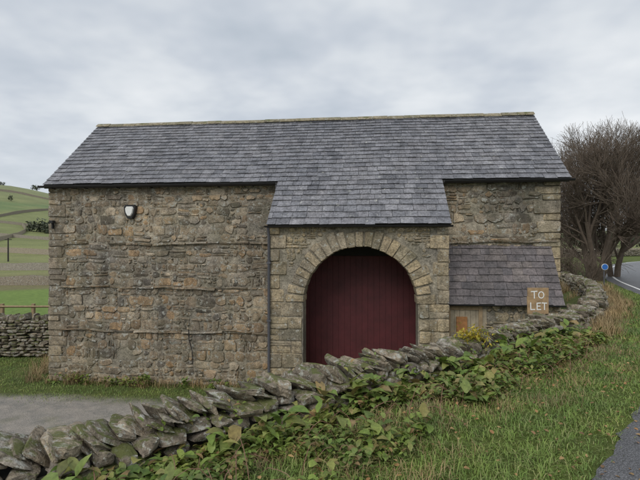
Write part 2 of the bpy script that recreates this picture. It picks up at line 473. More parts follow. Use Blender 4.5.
for k in range(NV):
    a0,a1=ts[k]+.007+rnd.uniform(-.006,.012),ts[k+1]-.007; ro=1.63+rnd.uniform(-.08,.06); ri=AR-.02+rnd.uniform(-.01,.01)
    am=(a0+a1)/2
    p=[(ri,a0),(( ri+ro)/2,a0),(ro,a0),(ro+.01,am),(ro,a1),((ri+ro)/2,a1),(ri,a1),(ri,am)]
    p=[(ACX+r_*math.cos(t)+rnd.uniform(-.007,.007),ASZ+r_*math.sin(t)+rnd.uniform(-.007,.007)) for r_,t in p]
    stone(A,fp,p,-.48,rnd.uniform(.022,.05),.012,rnd)
A.obj('quoins_and_arch',M_dress,barn)
A=Acc()
def insp(uc,vc,u0,u1,v0,v1):
    return all(math.hypot(u-ACX,v_-ASZ)>1.67 for u in(u0,u1) for v_ in(v0,v1)) and uc>PX0+.4 and uc<PX1-.4 and v0>ASZ
rubble(A,fp,PX0+.36,PX1-.36,ASZ,zt-.01,insp,rnd,hr=(.09,.14),wr=(.1,.22),prot=(.015,.03))
A.obj('spandrel_stones',M_dress,barn)
m,nt,b=newmat('red_door_paint')
co=nt.nodes.new('ShaderNodeTexCoord').outputs['Object']
n1=noisen(nt,co,2.5,4,.7)
c=mix(nt,1,(.085,.014,.017),ramp(nt,n1,[(.3,.75),(.7,1.25)]),'MULTIPLY')
nt.links.new(c,b.inputs['Base Color']); b.inputs['Roughness'].default_value=.6
A=Acc()
x=-1.62
while x<1.2:
    x2=min(x+.145,1.22)
    box(A,x+.002,x2-.002,YF-.07+rnd.uniform(-.003,.003),YF-.03,.02,3.35); x=x2
A.obj('plank_doors',m,barn,False)
A=Acc(); 
box(A,-1.62,1.22,YF-.028,YF-.012,.0,3.4)
A.obj('door_backing',M_dark,barn,False)
A=Acc(); box(A,-1.75,1.3,YF-.16,YF-.012,3.36,3.62)
A.obj('door_lintel',M_dark,barn,False)
# ------------------------------------------------------------ slates
def slates(acc,P,U,Sv,Nn,s0,s1,urange,e0,e1,rnd,wr=(.2,.36),th=.008,sag=.0):
    P,U,Sv,Nn=[np.array(a,float) for a in(P,U,Sv,Nn)]
    s=s0;row=0
    while s<s1-.02:
        t=(s-s0)/(s1-s0); e=e0+(e1-e0)*t; e*=rnd.uniform(.94,1.06)
        if s+e>s1: e=s1-s
        ua,ub=urange(s+e*.5)
        u=ua-(rnd.uniform(.05,.2) if row%2 else 0)
        while u<ub-.01:
            w=rnd.uniform(*wr)*(1-.25*t)
            if ub-(u+w)<.1: w=ub-u
            c0=max(u,ua);c1=u+w
            if c1-c0>.03:
                j=lambda a:rnd.uniform(-a,a)
                sag_=lambda uu: sag*math.sin(uu*.9+1)+sag*.6*math.sin(uu*2.3)
                nb=.02+rnd.uniform(0,.009); nt_=.0
                slip=-.03 if rnd.random()<.015 else 0
                top=min(s+e+.05,s1+.02)
                q=[(c0+.002+j(.003),s+slip+j(.009),nb),(c1-.004+j(.003),s+slip+j(.009),nb+j(.003)),(c1-.004,top,nt_),(c0+.002,top,nt_)]
                vs=[P+U*a+Sv*b_+Nn*(c_+sag_(a)) for a,b_,c_ in q]+[P+U*a+Sv*b_+Nn*(c_-th+sag_(a)) for a,b_,c_ in q]
                acc.add(vs,[(0,1,2,3),(0,4,5,1),(1,5,6,2),(3,7,4,0)])
            u+=w
        s+=e;row+=1
L=math.hypot(YR-YE,ZR-ZE); Sv=((0,(YR-YE)/L,(ZR-ZE)/L)); Nv=(0,-(ZR-ZE)/L,(YR-YE)/L)
LP=(YE-PYE)/Sv[1]
RX0,RX1=-8.64,4.76
A=Acc()
slates(A,(0,YE,ZE),(1,0,0),Sv,Nv,-LP,L,lambda s:(PX0-.05,PX1+.06) if s<-.0 else (RX0,RX1),.235,.165,rnd,sag=.009)
A.obj('front_slates',M_slate,barn,False)
A=Acc()
slates(A,(0,2*YR-YE,ZE),(1,0,0),(0,-Sv[1],Sv[2]),(0,-Nv[1],Nv[2]),0,L,lambda s:(RX0,RX1),.28,.2,rnd,wr=(.3,.5))
A.obj('rear_slates',M_slate,barn,False)
A=Acc()
def deck(x0,x1,ya,za,yb,zb,t=.05,off=.016):
    dy,dz=yb-ya,zb-za;Ln=math.hypot(dy,dz); ny_,nz_=-dz/Ln,dy/Ln
    if nz_<0: ny_,nz_=-ny_,-nz_
    q=[(ya-ny_*off,za-nz_*off),(yb-ny_*off,zb-nz_*off),(yb-ny_*(off+t),zb-nz_*(off+t)),(ya-ny_*(off+t),za-nz_*(off+t))]
    vs=[(x0,*p) for p in q]+[(x1,*p) for p in q]
    A.add(vs,[(0,1,2,3),(7,6,5,4),(0,4,5,1),(1,5,6,2),(2,6,7,3),(3,7,4,0)])
deck(RX0+.02,RX1-.02,YE+.02,ZE+.017,YR,ZR)
deck(RX0+.02,RX1-.02,2*YR-YE,ZE,YR,ZR)
deck(PX0-.03,PX1+.04,PYE+.02,ZE-SL*(YE-PYE)+.017,YE+.015,ZE+.013)
A.obj('roof_deck',M_dark,barn,False)
A=Acc(); x=RX0
while x<RX1-.05:
    w=min(rnd.uniform(.42,.5),RX1-x); zt_=ZR+.035+rnd.uniform(-.010,.010)
    if RX1-(x+w)<.1:w=RX1-x
    pr=[(-.14,-.10),(-.13,-.07),(-.02,.015),(.02,.015),(.13,-.07),(.14,-.10),(0,-.03)]
    vs=[(x+.004,YR+a,zt_+b_) for a,b_ in pr]+[(x+w-.004,YR+a,zt_+b_) for a,b_ in pr]
    k=len(pr); A.add(vs,[tuple(range(k))[::-1],tuple(range(k,2*k))]+[(i_,(i_+1)%k,k+(i_+1)%k,k+i_) for i_ in range(k)])
    x+=w
A.obj('ridge_stones',M_ridge,barn,False)
def gutter(acc,x0,x1,y,z_,r_=.055):
    k=8; out=[(y-r_*math.cos(math.pi*i/k),z_-r_*math.sin(math.pi*i/k)) for i in range(k+1)]
    inn=[(y-(r_-.01)*math.cos(math.pi*i/k),z_-(r_-.01)*math.sin(math.pi*i/k)) for i in range(k+1)][::-1]
    pr=out+inn; n=len(pr)
    vs=[(x0,*p) for p in pr]+[(x1,*p) for p in pr]
    acc.add(vs,[(i,(i+1)%n,n+(i+1)%n,n+i) for i in range(n)]+[tuple(range(n))[::-1],tuple(range(n,2*n))])
A=Acc()
gutter(A,RX0-.03,PX0-.08,YE-.055,ZE-.01,.055); gutter(A,PX1+.1,RX1+.03,YE-.055,ZE-.01,.055)
ZPE=ZE-SL*(YE-PYE)
gutter(A,PX0-.08,PX1+.08,PYE-.03,ZPE-.015,.042)
for x in np.arange(RX0+.3,PX0,.9): box(A,x,x+.02,YE-.05,YF-.01,ZE-.085,ZE-.06)
A.obj('gutters',M_black,barn)
A=Acc(); box(A,RX0+.05,PX0-.0,YE+.035,YE+.06,ZE-.07,ZE-.0); box(A,PX1+.07,RX1-.05,YE+.035,YE+.06,ZE-.07,ZE)
A.obj('fascia',M_dark,barn,False)
A=Acc()
tube(A,[(PX0-.07,YE-.05,ZE-.06),(PX0-.07,YE-.02,ZE-.2),(PX0-.07,YF-.09,ZE-.35),(PX0-.07,YF-.09,.0)],[.034]*4,10)
tube(A,[(PX0-.005,PYE-.02,ZPE-.05),(PX0-.005,PY-.075,ZPE-.25),(PX0-.005,PY-.075,.0)],[.032]*3,10)
for zz in(.5,1.9,3.2): box(A,PX0-.05,PX0+.04,PY-.112,PY-.03,zz,zz+.04)
A.obj('downpipes',M_pipe,barn)
# ------------------------------------------------------------ lean-to
LX0,LX1=PX1+.02,4.33; LY,LZ=10.82,2.27; LTZ=3.62
Ll=math.hypot(YF-LY,LTZ-LZ); Ls=(0,(YF-LY)/Ll,(LTZ-LZ)/Ll); Ln_=(0,-(LTZ-LZ)/Ll,(YF-LY)/Ll)
A=Acc()
slates(A,(0,LY,LZ),(1,0,0),Ls,Ln_,0,Ll,lambda s:(LX0+.03,LX1),.2,.16,rnd,wr=(.22,.42))
A.obj('leanto_slates',M_slate2,barn,False)
A=Acc(); deck(LX0+.01,LX1-.02,LY+.02,LZ+.03,YF-.05,LTZ-.05); A.obj('leanto_deck',M_dark,barn,False)
A=Acc()
ly=LY+.14
vs=[(x_,y_,z_) for x_ in(LX0,LX1-.06) for (y_,z_) in((ly,-.3),(ly,LZ+.12),(YF,LTZ-.1),(YF,-.3))]
A.add(vs,[(0,1,2,3),(7,6,5,4),(0,4,5,1),(1,5,6,2)])
A.obj('leanto_core',M_mort,barn,False)
A=Acc()
fl=frame((LX0,ly,0),(1,0,0),(0,0,1),(0,-1,0),.02,31)
rubble(A,fl,0,LX1-.06-LX0,0,LZ+.02,lambda uc,vc,u0,u1,v0,v1: not(u0<.86 and v1>.55),rnd,hr=(.14,.22),prot=(.02,.05))
f2=frame((LX1-.06,ly,0),(0,1,0),(0,0,1),(1,0,0),.02,32)
rubble(A,f2,.02,.6,0,3.3,lambda uc,vc,u0,u1,v0,v1: v1<LZ+1.5*u0,rnd,hr=(.14,.22))
A.obj('leanto_rubble',M_dress,barn)
A=Acc(); gutter(A,LX0+.03,LX1+.02,LY-.03,LZ+.0,.03); A.obj('leanto_gutter',M_black,barn)
A=Acc(); x=LX0+.1
while x<LX0+.84: box(A,x+.003,x+.117,ly-.03,ly-.004,.6,LZ-.1); x+=.12
A.obj('leanto_boarding',M_cream,barn,False)
A=Acc(); box(A,LX0+.06,LX0+.13,ly-.06,ly-.031,.55,LZ-.02); box(A,LX0+.76,LX0+.84,ly-.06,ly-.031,.55,LZ-.02); box(A,LX0+.131,LX0+.759,ly-.055,ly-.031,LZ-.13,LZ-.05)
A.obj('leanto_frame',M_wood,barn,False)
A=Acc(); box(A,LX0+.26,LX0+.5,ly-.075,ly-.032,.9,1.98); A.obj('leanto_hatch',M_wood2,barn,False)
lx,lz=-6.2,4.5
def prism(acc,pts,y0,y1,sc=1.0):
    n=len(pts);cx=sum(p[0] for p in pts)/n;cz=sum(p[1] for p in pts)/n
    vs=[(x,y0,z_) for x,z_ in pts]+[(cx+(x-cx)*sc,y1,cz+(z_-cz)*sc) for x,z_ in pts]
    acc.add(vs,[tuple(range(n)),tuple(range(n,2*n))[::-1]]+[(i,n+i,n+(i+1)%n,(i+1)%n) for i in range(n)])
sh=[(-.17,.11),(-.12,.18),(.12,.18),(.17,.11),(.14,-.07),(.06,-.2),(-.06,-.2),(-.14,-.07)]
A=Acc();prism(A,[(lx+a,lz+b_) for a,b_ in sh],YF-.02,YF-.13,.92)
A.obj('wall_lamp_body',M_black,barn,False)
A=Acc(); prism(A,[(lx+a*.68,lz+b_*.68) for a,b_ in sh],YF-.132,YF-.17,.85); A.obj('wall_lamp_glass',M_white,barn,False)
A=Acc(); box(A,XL+.1,XL+.2,YF-.18,YF-.06,4.2,4.27); box(A,XL+.13,XL+.16,YF-.12,YF-.05,4.05,4.2); A.obj('security_light',M_black,barn,False)
A=Acc(); tube(A,[(-4.62,YF-.09,1.45),(-4.60,YF-.11,1.2),(-4.52,YF-.1,.9),(-4.5,YF-.1,.55)],[.012]*4,5); A.obj('loose_cable',M_black,barn)
# ------------------------------------------------------------ rocks
def cubegrid(n):
    vs={};V=[];F=[]
    def vid(p):
        k=tuple(int(round(a*1000)) for a in p)
        if k not in vs: vs[k]=len(V);V.append(p)
        return vs[k]
    for axn in range(3):
        for sg in(-1,1):
            for i in range(n):
                for j in range(n):
                    q=[]
                    for (a,b_) in((i,j),(i+1,j),(i+1,j+1),(i,j+1)):
                        p=[0,0,0];p[axn]=sg;p[(axn+1)%3]=-1+2*a/n;p[(axn+2)%3]=-1+2*b_/n;q.append(vid(tuple(p)))
                    F.append(tuple(q) if sg>0 else tuple(q[::-1]))
    return np.array(V),F
CG={n:cubegrid(n) for n in(3,5,8)}
def rock(acc,c,axes,half,rs,n=5,planes=8,rough=.06,p_=6):
    V,F=CG[n]
    v=V/((np.abs(V)**p_).sum(1)**(1/p_))[:,None]
    for _ in range(planes):
        nn_=rs.normal(size=3);nn_/=np.linalg.norm(nn_);dd=rs.uniform(.70,1.05)
        ex=np.maximum(0,v@nn_-dd);v=v-ex[:,None]*nn_
    for f in(2.,4.5,9.)[:(3 if n>5 else 2)]:
        k=rs.normal(size=(3,3))*f;ph=rs.uniform(0,6.28,3)
        v=v+rough/f*2*np.sin(v@k+ph)
    v=v*np.array(half)
    acc.add(np.array(c)+v@np.array(axes),F)
def pathinfo(P):
    seg=np.linalg.norm(np.diff(P,axis=0),axis=1);cum=np.concatenate([[0],np.cumsum(seg)]);return cum
def at(P,cum,s):
    i=int(np.clip(np.searchsorted(cum,s)-1,0,len(P)-2));t=(s-cum[i])/(cum[i+1]-cum[i])
    p=P[i]*(1-t)+P[i+1]*t
    T=P[i+1]-P[i];T=T/np.linalg.norm(T);return p,T
def drywall(name,P,s0,s1,topz,half=.21,rows_near=5,rows_far=5,seed=1,res=5,cope=(.045,.085),coph=.12,lean=.6,step=1.):
    rs=np.random.RandomState(seed);cum=pathinfo(P);A=Acc()
    B=Acc();ss=np.arange(s0,s1,.5*step);vs=[]
    for s in ss:
        p,T=at(P,cum,s);Nn=np.array([T[1],-T[0]]);zt_=topz(s)-.2
        a=p+Nn*(half-.06);b_=p-Nn*(half-.06);zb=min(H(*a),H(*(p-Nn*1.5)))-.3
        vs+=[(*a,zb),(*a,zt_),(*b_,zt_),(*b_,zb)]
    B.add(vs,[(4*i+k,4*i+(k+1)%4,4*i+4+(k+1)%4,4*i+4+k) for i in range(len(ss)-1) for k in range(4)])
    par=empty(name)
    B.obj('core',M_dark,par,False)
    for sgn,rows in((1,rows_near),(-1,rows_far)):
        for r_ in range(rows):
            s=s0+rs.uniform(0,.2)
            while s<s1:
                w=rs.uniform(.06,.17)*step
                p,T=at(P,cum,s+w);Nn=np.array([T[1],-T[0]])*sgn
                zt_=topz(s)-.16-(r_+.5)*.095+rs.uniform(-.012,.012)
                q=p+Nn*(half-.08+.012*r_+rs.uniform(-.025,.03))
                if zt_>H(*(p+Nn*(half+.1)))-.12:
                    a=rs.uniform(-.12,.12);b2=rs.uniform(-.12,.12)
                    ax0=np.array([T[0],T[1],b2]);ax0/=np.linalg.norm(ax0)
                    ax1=np.array([Nn[0],Nn[1],a]);ax1-=ax1.dot(ax0)*ax0;ax1/=np.linalg.norm(ax1);ax2=np.cross(ax0,ax1)
                    rock(A,(*q,zt_),(ax0,ax1,ax2),(w*1.03,rs.uniform(.11,.16),rs.uniform(.036,.06)),rs,res if sgn>0 else 3,8,.06,9)
                s+=2*w
    s=s0
    while s<s1:
        w=rs.uniform(*cope)*step*(1.9 if rs.rand()<.12 else 1)
        p,T=at(P,cum,s);Nn=np.array([T[1],-T[0]])
        ln=lean+rs.uniform(-.35,.3);yw=rs.uniform(-.35,.35)
        T2=np.array([T[0]*math.cos(yw)-T[1]*math.sin(yw),T[0]*math.sin(yw)+T[1]*math.cos(yw)])
        N2=np.array([T2[1],-T2[0],rs.uniform(-.15,.15)]);N2/=np.linalg.norm(N2)
        th=np.array([T2[0]*math.cos(ln),T2[1]*math.cos(ln),math.sin(ln)]);th-=th.dot(N2)*N2;th/=np.linalg.norm(th)
        up=np.cross(th,N2);
        if up[2]<0: up=-up
        h_=coph*rs.uniform(.75,1.2)
        q=p+Nn[:2]*rs.uniform(-.04,.04)
        rock(A,(*q,topz(s)-.11+rs.uniform(-.02,.02)),(th,N2,up),(w,half*rs.uniform(.75,1.2),h_),rs,res+(3 if res==5 else 0),10,.07,10)
        s+=w*2*rs.uniform(.62,.95)/max(.6,math.cos(ln))
    A.obj('stones',M_dry,par,True,32)
    return par
cum=pathinfo(WP)
sA=cum[3];sB=cum[4];s_end=cum[9]
def topz(s):
    t=(s-sA)/(sB-sA)
    return CZ-1.22-.05*min(max(t,0),1.5)+.025*math.sin(s*1.3)+.02*math.sin(s*3.1)+ (0 if t<1.3 else min(.15,(t-1.3)*.2))
drywall('dry_stone_wall',WP,sA-4.5,cum[5]+.2,topz,half=.22,rows_near=6,rows_far=13,seed=12,res=5,cope=(.022,.050),coph=.125,lean=.88)
drywall('dry_stone_wall',WP,cum[5]+.3,s_end,topz,rows_near=6,rows_far=5,seed=3,res=3)
LW=np.array([W(-24,15.0),W(-15,14.9),W(-8.2,15.4)])
drywall('dry_stone_wall',LW,.5,pathinfo(LW)[-1],lambda s:1.30+.04*math.sin(s),rows_near=12,rows_far=2,seed=4,res=3,half=.25,cope=(.06,.11),lean=.2)
FW=np.array([W(14,57),W(24,59),W(37,63),W(55,72),W(90,82)])
drywall('dry_stone_wall',FW,.5,pathinfo(FW)[-1],lambda s:H(*at(FW,pathinfo(FW),s)[0])+1.1,rows_near=9,rows_far=0,seed=5,res=3,half=.3,step=2.5)
A=Acc()
def ribbon(pts,h=1.2):
    P=catmull(pts,14);P=np.array([W(*p) for p in P]);zz=height(P[:,0],P[:,1])
    vs=[]
    T=np.gradient(P,axis=0);T/=np.linalg.norm(T,axis=1)[:,None]
    for k,(p,z_) in enumerate(zip(P,zz)):
        nn_=np.array([T[k,1],-T[k,0]])*.3
        j=random.uniform(-.12,.12)
        vs+=[(*(p+nn_),z_-.6),(*(p+nn_*.6),z_+h+j),(*(p-nn_*.6),z_+h+j),(*(p-nn_),z_-.6)]
    A.add(vs,[(4*i+k,4*i+k+1,4*i+5+k,4*i+4+k) for i in range(len(P)-1) for k in range(3)])
ribbon([(-60,44),(-30,42),(-18,43)],.8)
ribbon([(-90,72),(-50,66),(-25,70)],1.0)
ribbon([(-160,120),(-70,104),(-30,112)],1.1)
ribbon([(-200,150),(-110,138),(-60,146)],1.0)
ribbon([(-260,190),(-120,172),(-60,188)],1.0)
ribbon([(-125,105),(-122,150),(-135,215),(-150,300)],1.0)
ribbon([(-82,105),(-96,150),(-110,172)],1.0)
ribbon([(-320,300),(-210,290),(-120,315)],1.1)
A.obj('field_walls',M_dry)
A=Acc()
for i in range(8):
    x,y=W(-17.5+i*1.15,17.2);zz=H(x,y);box(A,x-.05,x+.05,y-.05,y+.05,zz-.3,1.45)
for zz in(.6,.95,1.35):
    a=W(-17.7,17.14);b_=W(-9.3,17.14);tube(A,[(*a,zz),(*b_,zz)],[.04,.04],4)
A.obj('wooden_fence',M_wood)
A=Acc();x,y=W(-57,85);tube(A,[(x,y,H(x,y)-.5),(x,y,H(x,y)+4.3)],[.14,.10],6);tube(A,[(x-.7,y,H(x,y)+4),(x+.7,y,H(x,y)+4)],[.06,.06],4)
A.obj('utility_pole',M_dark)
# ------------------------------------------------------------ leaves / blades
def rawmesh(name,verts,tris,mat,parent=None):
    me=bpy.data.meshes.new(name);nv=len(verts);nf=len(tris)
    me.vertices.add(nv);me.vertices.foreach_set('co',verts.astype(np.float32).ravel())
    me.loops.add(nf*3);me.loops.foreach_set('vertex_index',tris.astype(np.int32).ravel())
    me.polygons.add(nf);me.polygons.foreach_set('loop_start',np.arange(0,nf*3,3,dtype=np.int32))
    me.polygons.foreach_set('use_smooth',np.ones(nf,dtype=bool))
    me.update(calc_edges=True);me.materials.append(mat)
    ob=bpy.data.objects.new(name,me);scene.collection.objects.link(ob)
    if parent: ob.parent=parent
    return ob
def blades(P,ln,wd,bend,rs):
    n=len(P);a=rs.uniform(0,6.28,n);dirv=np.stack([np.cos(a),np.sin(a),0*a],1);side=np.stack([-np.sin(a),np.cos(a),0*a],1)
    up=np.array([0,0,1.])
    b_=bend
    mid=P+up*(ln*.55)[:,None]+dirv*(ln*b_*.3)[:,None]
    tip=P+up*(ln*(1-.35*b_))[:,None]+dirv*(ln*b_*.9)[:,None]
    w=wd[:,None]
    v=np.stack([P-side*w*.5,P+side*w*.5,mid-side*w*.4,mid+side*w*.4,tip],1).reshape(-1,3)
    o=(np.arange(n)*5)[:,None,None]
    t=np.array([[0,1,3],[0,3,2],[2,3,4]])[None]+o
    return v,t.reshape(-1,3)
def leafmat(name,cols,rough=.55,trans=.25,tex=True,pv=((.75,.78,.8),(1.3,1.2,1.1)),ps=1.5):
    m,nt,b=newmat(name)
    g=nt.nodes.new('ShaderNodeNewGeometry');n=len(cols)
    c=ramp(nt,g.outputs['Random Per Island'],[(i/(n-1),cols[i]) for i in range(n)])
    co=nt.nodes.new('ShaderNodeTexCoord').outputs['Object']
    n1=noisen(nt,co,ps,3,.6)
    c=mix(nt,1,c,ramp(nt,n1,[(.3,pv[0]),(.7,pv[1])]),'MULTIPLY')
    if tex:
        n2=noisen(nt,co,35,3,.7)
        c=mix(nt,1,c,ramp(nt,n2,[(.3,.7),(.7,1.25)]),'MULTIPLY')
    nt.links.new(c,b.inputs['Base Color']);b.inputs['Roughness'].default_value=rough
    b.inputs['Specular IOR Level'].default_value=.35
    if trans:
        tr=nt.nodes.new('ShaderNodeBsdfTranslucent');nt.links.new(c,tr.inputs[0])
        ms=nt.nodes.new('ShaderNodeMixShader');ms.inputs[0].default_value=trans
        nt.links.new(b.outputs[0],ms.inputs[1]);nt.links.new(tr.outputs[0],ms.inputs[2])
        nt.links.new(ms.outputs[0],nt.nodes['Material Output'].inputs[0])
    return m
M_grass=leafmat('grass_blades',[(.13,.215,.045),(.18,.27,.055),(.105,.18,.035),(.21,.29,.07),(.15,.24,.045),(.31,.30,.14),(.14,.24,.045),(.19,.27,.065),(.25,.28,.10)],.6,.0,False,((.65,.75,.77),(1.35,1.22,1.1)))
M_dry_g=leafmat('dead_grass',[(.34,.26,.14),(.42,.33,.19),(.24,.16,.085),(.37,.28,.15),(.20,.17,.075)],.8,.0,False)
M_dock=leafmat('dock_leaves',[(.13,.21,.04),(.19,.28,.06),(.10,.16,.035),(.23,.30,.08),(.15,.24,.045),(.27,.28,.09),(.11,.18,.04),(.26,.17,.08),(.17,.25,.055),(.21,.29,.07),(.30,.22,.11)],.5,.2,True,((.65,.72,.75),(1.35,1.2,1.1)),2.5)
M_fall=leafmat('fallen_leaf',[(.26,.14,.06),(.32,.19,.08),(.17,.09,.05),(.36,.25,.11),(.20,.11,.05)],.7,.0)
M_yel=leafmat('yellow_leaves',[(.42,.36,.04),(.55,.45,.06),(.28,.29,.04),(.46,.33,.05)],.5,.3)
def scatter(n,lr,dr,rs,cond,powd=1.):
    l_=rs.uniform(*lr,n);u=rs.uniform(0,1,n)**powd;d_=dr[0]+(dr[1]-dr[0])*u
    X=l_*C-d_*S;Y=l_*S+d_*C
    sw=sdist(WP,X,Y);sr=sdist(RP,X,Y)
    k=cond(X,Y,sw,sr,l_,d_);return X[k],Y[k],sw[k],sr[k],d_[k]
rs=np.random.RandomState(5)
VV=[];TT=[];off=0
def addb(v,t):
    global off
    VV.append(v);TT.append(t+off);off+=len(v)
X,Y,sw,sr,dd=scatter(540000,(-3,14),(1.5,17),rs,lambda X,Y,sw,sr,l,d:(sw>.2)&(sr<-.0+.05*rs.randn(len(X)))&(np.abs(l)<d*.8+.5)&(rs.uniform(0,1,len(X))<np.clip(7/d,.35,1))&(rs.uniform(0,1,len(X))<.5+.5*smooth(.3,1.3,sw)),1.5)
tuft=.5+.5*sinnoise(X,Y,5,40)+.35*sinnoise(X,Y,1.7,41)
n=len(X);ln=(.03+.065*rs.uniform(0,1,n)**1.7)*np.clip(.6+1.0*tuft,.35,2.2)*np.where(sr>-.25,.7,1)*np.where(sw<1.2,1.2,1)
P=np.stack([X,Y,height(X,Y)-.008],1)
addb(*blades(P,ln,rs.uniform(.003,.006,n)*(1+.06*dd),rs.uniform(.4,1.7,n),rs))
X,Y,sw,sr,dd=scatter(110000,(-16,3),(9,17),rs,lambda X,Y,sw,sr,l,d:(sw<-2)&(Y>10.35+.35*sinnoise(X,Y,1.6,21)+.25*rs.randn(len(X)))&((Y<11.6)|(X<-8.6)))
n=len(X);P=np.stack([X,Y,height(X,Y)-.008],1)
addb(*blades(P,rs.uniform(.03,.08,n),rs.uniform(.006,.011,n),rs.uniform(.3,1.3,n),rs))
rawmesh('grass',np.concatenate(VV),np.concatenate(TT),M_grass)
VV=[];TT=[];off=0
def clumps(cx,cy,r_,n,l0,l1,w0=.004,w1=.008):
    a=rs.uniform(0,6.28,n);q=r_*np.sqrt(rs.uniform(0,1,n));X=cx+q*np.cos(a);Y=cy+q*np.sin(a)
    P=np.stack([X,Y,height(X,Y)-.01],1);addb(*blades(P,rs.uniform(l0,l1,n),rs.uniform(w0,w1,n),rs.uniform(.2,1.4,n),rs))
for i in range(50):
    s=sB-1.8+i*.27;p,T=at(WP,cum,s);Nn=np.array([T[1],-T[0]]);q=p+Nn*rs.uniform(.3,.7)
    clumps(q[0],q[1],.25,130,.10,.36)
for i in range(130):
    s=sA-.5+rs.uniform(0,8.5);p,T=at(WP,cum,s);Nn=np.array([T[1],-T[0]]);q=p+Nn*rs.uniform(.3,1.7);clumps(q[0],q[1],.16,45,.05,.16,.003,.005)
for x in np.arange(-8.3,-2.4,.33):
    if rs.rand()<.75: clumps(x+rs.uniform(-.1,.1),11.42+rs.uniform(-.1,.05),.16,55,.1,.38,.006,.012)
for (x,y) in ((-9.2,12.2),(-8.9,11.5),(-9.5,13),(-7.7,11.4)): clumps(x,y,.22,120,.2,.6,.006,.012)
for i in range(50):
    x,y=W(rs.uniform(8,11),rs.uniform(15,19));
    if sdist(RP,np.array([x]),np.array([y]))[0]<-.6: clumps(x,y,.3,60,.15,.4,.008,.014)
rawmesh('dead_grass',np.concatenate(VV),np.concatenate(TT),M_dry_g)
prof_w=np.array([.22,.80,1.,.88,.52,.05]);tt=np.linspace(0,1,6)
def leaves(P,az_,ln,wd,elev,droop,roll,fold=.25):
    n=len(P)
    hx=np.cos(az_);hy=np.sin(az_)
    th=elev[:,None]-droop[:,None]*tt[None]
    ds=(ln/5)[:,None]
    fx=np.concatenate([np.zeros((n,1)),np.cumsum(np.cos(th[:,:-1])*ds,1)],1)
    fz=np.concatenate([np.zeros((n,1)),np.cumsum(np.sin(th[:,:-1])*ds,1)],1)
    mid=np.stack([P[:,0,None]+fx*hx[:,None],P[:,1,None]+fx*hy[:,None],P[:,2,None]+fz],-1)
    sx=-hy;sy=hx
    cr=np.cos(roll);sr_=np.sin(roll)
    sv=np.stack([sx*cr,sy*cr,sr_],-1)[:,None,:]
    w=(wd[:,None]*prof_w[None]*.5)[...,None]
    w=w*(1+.15*np.sin(tt[None]*17+az_[:,None]*5))[...,None]
    nrm=np.stack([-np.sin(th)*hx[:,None],-np.sin(th)*hy[:,None],np.cos(th)],-1)
    L_=mid-sv*w+nrm*w*fold;R_=mid+sv*w+nrm*w*fold
    v=np.stack([L_,mid,R_],2).reshape(-1,3)
    f=[]
    for i in range(5):
        a=3*i
        f+=[[a,a+1,a+4],[a,a+4,a+3],[a+1,a+2,a+5],[a+1,a+5,a+4]]
    t=np.array(f)[None]+(np.arange(n)*18)[:,None,None]
    return v,t.reshape(-1,3)
VV=[];TT=[];off=0
for i in range(3500):
    s=sA-1.0+(sB-sA+.8)*rs.uniform(0,1)**1.15
    t=(s-sA)/(sB-sA);wmax=1.45-.65*max(t,0)
    o=.25+(wmax-.25)*rs.uniform(0,1)**1.05
    if sinnoise(np.array([s*1.0]),np.array([o]),3.0,60)[0]<-.18-.22*(o<.55) : continue
    p,T=at(WP,cum,s);Nn=np.array([T[1],-T[0]]);q=p+Nn*o
    big=rs.uniform(.55,1.15)*(1.15 if o<.6 else .9)*(1.8 if rs.rand()<.10 else 1)*(1+.12*max(t,0))
    k=rs.randint(6,13);z0=H(*q)
    jx=rs.normal(0,.045,k);jy=rs.normal(0,.045,k)
    zr=rs.uniform(0,.13,k)*big
    P=np.stack([q[0]+jx,q[1]+jy,z0+zr],1)
    ln=rs.uniform(.035,.10,k)*big
    addb(*leaves(P,rs.uniform(0,6.28,k),ln,ln*rs.uniform(.38,.65,k),rs.uniform(.1,1.1,k),rs.uniform(.5,1.6,k),rs.uniform(-.4,.4,k)))
for (t0,n_) in((.40,10),(.62,20),(.72,26),(.80,18),(.15,6)):
    for i in range(n_):
        s=sA+(sB-sA)*(t0+rs.normal(0,.035));p,T=at(WP,cum,s);Nn=np.array([T[1],-T[0]]);q=p+Nn*rs.uniform(.05,.4)
        k=9;zz=topz(s)-.03-max(0,np.dot(q-p,Nn)-.12)*1.3
        P=np.stack([q[0]+rs.normal(0,.05,k),q[1]+rs.normal(0,.05,k),zz+rs.uniform(-.06,.03,k)],1);ln=rs.uniform(.03,.075,k)
        addb(*leaves(P,rs.uniform(0,6.28,k),ln,ln*.6,rs.uniform(-.2,1.,k),rs.uniform(.3,1.4,k),rs.uniform(-.4,.4,k)))
for i in range(60):
    x=rs.uniform(-8.4,-2.4);y=11.45+rs.uniform(-.15,.05)
    if rs.rand()<.5 and not(-6.8<x<-5.4): continue
    k=10;P=np.stack([x+rs.normal(0,.08,k),y+rs.normal(0,.05,k),H(x,y)+rs.uniform(0,.2,k)],1);ln=rs.uniform(.08,.17,k)
    addb(*leaves(P,rs.uniform(0,6.28,k),ln,ln*.5,rs.uniform(.1,1.2,k),rs.uniform(.5,1.6,k),rs.uniform(-.4,.4,k)))
rawmesh('dock_weeds',np.concatenate(VV),np.concatenate(TT),M_dock)
VV=[];TT=[];off=0
p,T=at(WP,cum,sA+(sB-sA)*.63);Nn=np.array([T[1],-T[0]])
k=340;ctr=p+Nn*(.12);zc_=topz(sA+(sB-sA)*.63)+.02
q=rs.normal(0,1,(k,3))*np.array([.12,.10,.06]);P=q+np.array([ctr[0],ctr[1],zc_])
